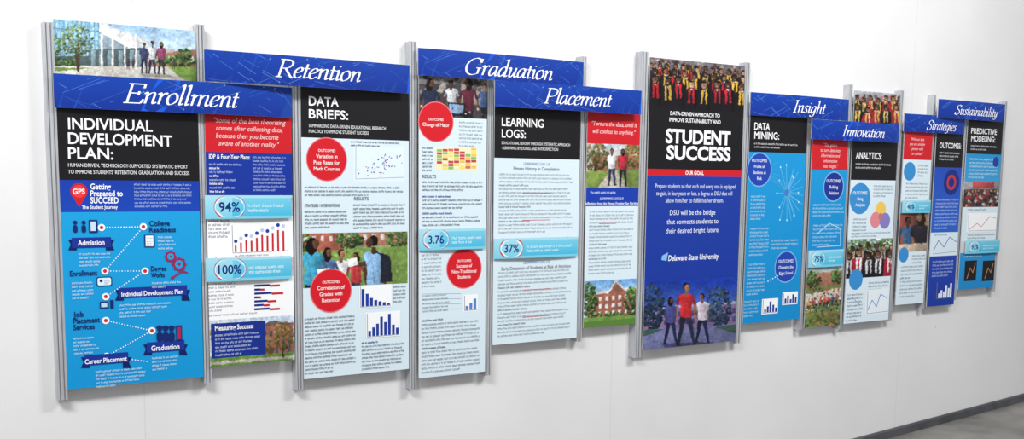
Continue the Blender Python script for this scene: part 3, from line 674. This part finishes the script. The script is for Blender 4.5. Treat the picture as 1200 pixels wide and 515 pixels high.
for i,t in enumerate(('OUTCOMES','Choosing the','Right School')): A.text(t,921,308+i*7,None,3.4,(235,240,250),.01,ctr=True)
A.dots((900,330),(914,322),(220,240,252)); A.bars(893,351,912,369,[.3,.5,.9,.6,.35],(30,60,150)); A.bars(917,343,935,358,[.5,.8,.4,.9,.6],(30,60,150)); A.body(872,352,890,5,4.2,(185,222,242))
finish(A)

# ================================================== C9
A=board('data_mining_results_panel',953,146,995,385,PD)
strip(A,146,199,RED)
for i,t in enumerate(('"The goal is','to turn data into','information and','information','into insight."')): A.text(t,973,172+i*6.2,None,3.8,(245,215,215),0,.2,ctr=True)
strip(A,199,296,(26,150,214),(16,140,206)); A.circ(977,219,18,(120,180,230)); A.circ(977,219,16.5,(26,50,146))
for i,t in enumerate(('OUTCOMES','Building','Relations')): A.text(t,977,214+i*7,None,3.5,(235,240,250),.01,ctr=True)
A.body(953,238,990,4,4.3,(185,222,242))
A.line([(957,275),(972,262),(985,268),(985,288),(957,290)],.6,(220,240,252)); A.body(953,262,988,6,4.6,(175,216,240),rag=.5)
r=strip(A,313,385,(105,120,70)); G=Ras(A,r,(112,128,76)); G.grady((180,194,208),(110,126,74),311,334)
G.poly([(944,322),(992,317),(992,334),(944,337)],(158,108,90)); G.blob(953,328,8,9,120,1.7,GR); G.blob(982,324,9,8,110,1.7,GR)
G.poly([(942,346),(992,336),(992,346),(942,360)],(196,188,174)); G.spk(945,338,988,366,150,1.1,[(220,220,225),(190,70,60),(50,54,96),(34,34,40),(225,150,70)])
for k in range(9): G.person(948+k*4.6,364-k*.8,13,SK[k%5],random.choice([(220,220,226),(190,60,60),(60,70,120),(230,150,60)]),(40,42,60),(20,15,12),.06)
G.spk(942,366,990,388,160,1.8,[(66,88,44),(186,116,56),(110,84,52),(92,112,60),(80,104,50)]); G.emit()
finish(A)
callout('callout_strip',948,294,989,314,'75%',950,967,6.4)

# ================================================== C10 analytics
A=board('analytics_panel',1002,106,1055,380,PD)
r=strip(A,106,146,(120,110,115)); G=Ras(A,r,(130,120,122)); G.grady((196,204,212),(110,96,98),104,122); G.spk(1001,112,1056,146,200,1.8,[(130,110,110),(60,50,55),(180,70,76),(200,190,190)])
for k in range(7): G.grad(1004+k*8.6,110+(k%2)*2,5.5,random.choice(SK),random.choice([(140,36,50),(34,30,38)]),(210,180,96),bot=150)
for k in range(5): G.grad(1006+k*11,119+(k%2)*2,7.4,random.choice(SK),random.choice([(150,34,48),(30,26,34)]),(214,184,96),bot=150)
G.emit()
strip(A,146,211,BLK); A.text('ANALYTICS:',1003,186,1033,7.6,WHT,.014); A.body(1003,190,1046,2,4.2,(215,218,222)); 
strip(A,211,380,PALE); A.circ(1008,233,18.5,(56,142,208)); 
for i,t in enumerate(('OUTCOMES','Using','Analytics')): A.text(t,1008,228+i*7,None,3.5,WHT,.01,ctr=True)
A.circ(1032,246,9.5,(240,200,96)); A.circ(1026,258,9.5,(226,136,146)); A.circ(1037,259,9.5,(136,126,196)); A.circ(1032,254,4,(190,120,112))
A.body(1000,255,1016,5,4.3); A.body(998,272,1044,2,3.6); A.body(1024,216,1048,4,4)
r=strip(A,281,327,(110,120,90)); G=Ras(A,r,(120,130,96)); G.blob(1018,288,34,11,260,2,GR+[(170,190,205),(190,206,220)])
for k in range(7): G.grad(991+k*9,286-k*.4,6.4,random.choice(SK),(36,32,38),(190,180,170),bot=335)
for k in range(5): G.grad(994+k*12,292-k*.6,9,SK[(k+1)%4],[(26,23,30),(150,34,48)][k%3==1],(222,222,226),bot=335)
G.emit()
A.circ(1003,328,12,(56,142,208)); A.body(1018,330,1042,3,4); A.body(993,344,1012,8,4.3); 
A.rect(1015,340,1042,370,(232,242,248)); A.line([(1017,341),(1016,368),(1041,365)],.5,(120,130,150)); A.line([(1017,364),(1022,352),(1027,360),(1032,345),(1040,350)],.7,(60,110,190))
A.line([(992,352),(1000,350),(1008,358)],.5,(90,130,190))
finish(A)

# ================================================== C11
A=board('analytics_results_panel',1061,140,1094,358,PD)
strip(A,140,187,RED)
for i,t in enumerate(('"Without data','you are another','person with','an opinion."')): A.text(t,1075,165+i*5.6,None,3.3,(245,215,215),0,.2,ctr=True)
strip(A,187,237,PALE); A.circ(1066,201,11,(56,142,208)); A.body(1062,213,1088,5,4.2); A.body(1076,192,1089,4,4)
strip(A,237,252,(120,205,230)); 
r=strip(A,250,297,(80,60,52)); G=Ras(A,r,(88,64,54)); G.poly([(1052,247),(1070,247),(1070,300),(1052,300)],(140,76,64)); G.poly([(1084,247),(1096,247),(1096,280),(1084,280)],(150,120,96))
G.person(1064,322,68,SK[3],(60,96,136),(30,30,40),(24,16,14),0,face=1); G.person(1079,336,88,SK[2],(40,34,44),(30,30,40),(30,18,14),0,long=True,arm=.0,face=-1)
G.poly([(1052,287),(1096,284),(1096,300),(1052,300)],(190,172,152)); G.emit(warp=.7)
strip(A,296,358,PALE); A.circ(1059,299,9,(56,142,208)); A.body(1056,311,1083,9,4.4,heads=(3,)); A.body(1069,298,1085,3,4)
finish(A)
callout('callout_strip',1058,235,1091,250,'40%',1060,1073,5.2)

# ================================================== C12 outcomes
A=board('outcomes_panel',1099,132,1131,360,PD)
strip(A,132,196,BLK); A.text('OUTCOMES:',1101,173.5,1126,6.3,WHT,.014); A.body(1101,177,1125,3,3.8,(215,218,222))
strip(A,196,276,(36,76,184),(40,98,200)); A.circ(1115,214,15,(24,44,130)); A.circ(1115,214,9,(190,56,66)); A.circ(1115,214,5.5,(24,44,130)); A.body(1097,232,1124,9,4.2,(180,200,242))
strip(A,273,301,PALE); A.line([(1094,294),(1100,282),(1106,290),(1113,278),(1121,284)],.7,(60,80,150)); A.line([(1093,298),(1121,295)],.4,(90,90,110)); A.body(1095,273.5,1120,1,4)
strip(A,301,360,(30,64,172),(26,58,160)); A.bars(1097,330,1117,352,[.3,.5,.4,.8,.6,.9],(235,242,252),None); A.body(1093,305,1118,5,4.2,(180,200,242))
finish(A)

# ================================================== C13 predictive modeling
A=board('predictive_modeling_panel',1136,120,1177,340,PD)
strip(A,120,180,BLK); A.text('PREDICTIVE',1138,156.5,1168,6.4,WHT,.014); A.text('MODELING:',1138,165.5,1166,6.4,WHT,.014); A.body(1138,169,1168,2,3.8,(215,218,222))
strip(A,180,213,(36,148,210),(60,160,215)); A.body(1136,184,1170,6,4.3,(200,228,245)); A.circ(1167,190,6,(30,60,160))
r=strip(A,213,243,(60,40,44)); G=Ras(A,r,(66,46,50)); G.poly([(1128,211),(1180,211),(1180,222),(1128,222)],(150,148,156)); G.poly([(1140,214),(1165,214),(1165,221),(1140,221)],(170,70,72))
for j in range(5):
    for k in range(12): 
        x=1132+k*3.7+(j%2)*1.8; y=224+j*4.4; G.ell(x,y,1.2,1.5,random.choice(SK),8); G.ell(x,y+3,2,2,random.choice([(30,26,32),(170,50,56),(70,60,70),(190,190,196)]),8)
G.emit()
strip(A,243,283,PALE); A.rect(1134,250,1168,272,WHT); A.line([(1135,270),(1145,262),(1150,266),(1160,254),(1167,256)],.6,(200,60,70)); A.line([(1135,252),(1135,271),(1167,270)],.4,(100,100,120)); A.body(1134,244,1168,1,4); A.body(1134,274,1167,2,3.6)
strip(A,297,340,(36,148,210),(30,138,205)); A.body(1130,299,1165,1,4,(200,228,245))
for x in (1131,1152): A.rect(x,306,x+14,330,(22,24,30)); A.line([(x+2,327),(x+6,314),(x+9,320),(x+12,309)],.7,(200,140,80))
finish(A)
callout('callout_strip',1132,282,1172,298,'97%',1135,1148,5.4)

# ================================================== header banners
def header(name,x0,y0,x1,yb,t,tx0,tb,tx1,cap,d,bow):
    a=board(name,x0,y0,x1,yb,d,.006,bow=bow); u0,u1,v0,v1=a.r; a.clip(a.r)
    a.ruv(u0,u1,v0,v1,(18,64,168),(12,48,146)); W=u1-u0;Hh=v1-v0
    rnd=random.Random(len(t)*3+1)
    for k in range(8):
        c=u0+W*rnd.random(); w=Hh*rnd.uniform(.4,1.2); j=rnd.uniform(.85,1.3)
        col=tuple(min(255,q) for q in (21*j,70*j,168*j))
        a.uvpoly([(c,v0),(c+w,v0),(c+w*1.8,v1),(c+w*.8,v1)],col)
    for k in range(int(10+W*24)):
        c=u0+W*rnd.random(); q=v0+Hh*rnd.random(); L=Hh*rnd.uniform(.3,1.6); th=rnd.choice([.35,.42,2.6,-.45]); w=.001
        dx,dy=math.cos(th),math.sin(th); e=(c+L*dx,q+L*dy)
        a.uvpoly([(c-dy*w,q+dx*w),(c+dy*w,q-dx*w),(e[0]+dy*w,e[1]-dx*w),(e[0]-dy*w,e[1]+dx*w)],rnd.choice([(62,112,198),(42,90,185),(84,132,208)]))
        if k%3==0: a.uvpoly([(e[0]+.0035*math.cos(z*.8),e[1]+.0035*math.sin(z*.8)) for z in range(8)],(90,140,212))
    a.cl=None
    a.ital(t,tx0,tb,tx1,cap); finish(a,back=PD+.0045)
header('enrollment_header_banner',62,86,342,126,'Enrollment',143,120.5,279,22.5,.072,.024)
header('retention_header_banner',239,58,480,95,'Retention',321,90,421,20.5,.098,.02)
header('graduation_header_banner',490,56,684,88,'Graduation',543,87,645,19,.072,.024)
header('placement_header_banner',580,94,752,125,'Placement',635,121,715,17.5,.098,.02)
header('insight_header_banner',880,108,995,135,'Insight',927,131.5,966,14,.072,.014)
header('innovation_header_banner',952,140,1054,163,'Innovation',985,159.5,1035,12.2,.09,.014)
header('strategies_header_banner',1060,133,1131,154,'Strategies',1084,152,1120,11,.072,.012)
header('sustainability_header_banner',1100,116,1178,138,'Sustainability',1117,134,1168,11,.094,.012)

# ================================================== rails
def rail(xt,yt,yb,w=.033):
    a=uv(xt,yt,.05); e=uv(vx(xt,yt,yb),yb,.05); u=a[0]; dp=.05; g=.010
    prof=[(0,0),(0,dp),(.22,dp),(.22,dp-g),(.34,dp-g),(.34,dp-.002),(.66,dp-.002),(.66,dp-g),(.78,dp-g),(.78,dp),(1,dp),(1,0)]
    V=[];Fc=[];N=len(prof)
    for v in (e[1],a[1]):
        for p in prof: V.append((u+p[0]*w,-p[1],v))
    for k in range(N): Fc.append((k,(k+1)%N,N+(k+1)%N,N+k))
    Fc.append(tuple(range(N-1,-1,-1))); Fc.append(tuple(range(N,2*N)))
    mkobj('aluminum_rail',V,Fc,MA)
for q in ((50,25,470,.036),(229.7,28,450),(342,72,458),(480.5,48,457,.034),(572,78,441,.03),(682.2,66,401,.03),(752.3,60,420,.044),(873.8,73,403,.038),(948,120,387,.027),(996,99,386,.029),(1056,106,376,.028),(1094.6,111,363,.024),(1131.8,118,352,.024),(1178,119,342,.026)): rail(*q)

# ================================================== room
V=[];Fc=[]; boxvf(-6,16,-1.2,4.6,-.2,0,V,Fc); mkobj('wall_front',V,Fc,MW)
p1=uv(1200,462); p0=uv(1000,515); sl=(p1[1]-p0[1])/(p1[0]-p0[0])
fz=lambda x: p0[1]+sl*(x-p0[0])-.055
V=[(-6,0,fz(-6)),(16,0,fz(16)),(16,-9,fz(16)),(-6,-9,fz(-6)),(-6,0,fz(-6)-.1),(16,0,fz(16)-.1),(16,-9,fz(16)-.1),(-6,-9,fz(-6)-.1)]
mkobj('floor',V,[(3,2,1,0),(4,5,6,7),(0,1,5,4),(1,2,6,5),(2,3,7,6),(3,0,4,7)],MF)
V=[]
for x in (-6,16):
    V+=[(x,0,fz(x)),(x,-.015,fz(x)),(x,-.015,fz(x)+.05),(x,-.008,fz(x)+.06),(x,0,fz(x)+.06)]
mkobj('baseboard_front',V,[(0,1,6,5),(1,2,7,6),(2,3,8,7),(3,4,9,8),(4,0,5,9),(4,3,2,1,0),(5,6,7,8,9)],MBB)

# ================================================== light
w=bpy.data.worlds.new('world'); scene.world=w; w.use_nodes=True
w.node_tree.nodes['Background'].inputs[0].default_value=(.95,.97,1,1); w.node_tree.nodes['Background'].inputs[1].default_value=.42
def area(name,loc,tgt,sx,sy,e,c=(1,1,1)):
    l=bpy.data.lights.new(name,'AREA'); l.shape='RECTANGLE'; l.size=sx; l.size_y=sy; l.energy=e; l.color=c
    o=bpy.data.objects.new(name,l); scene.collection.objects.link(o); o.location=loc
    o.rotation_euler=(Vector(tgt)-Vector(loc)).to_track_quat('-Z','Y').to_euler()
area('ceiling_light',(-1.2,-3.2,4.5),(0.6,0,1.4),2.0,.6,195,(1,.99,.975))
area('ceiling_light',(4.4,-3.4,4.5),(5.0,0,1.5),2.0,.6,165,(1,.99,.975))
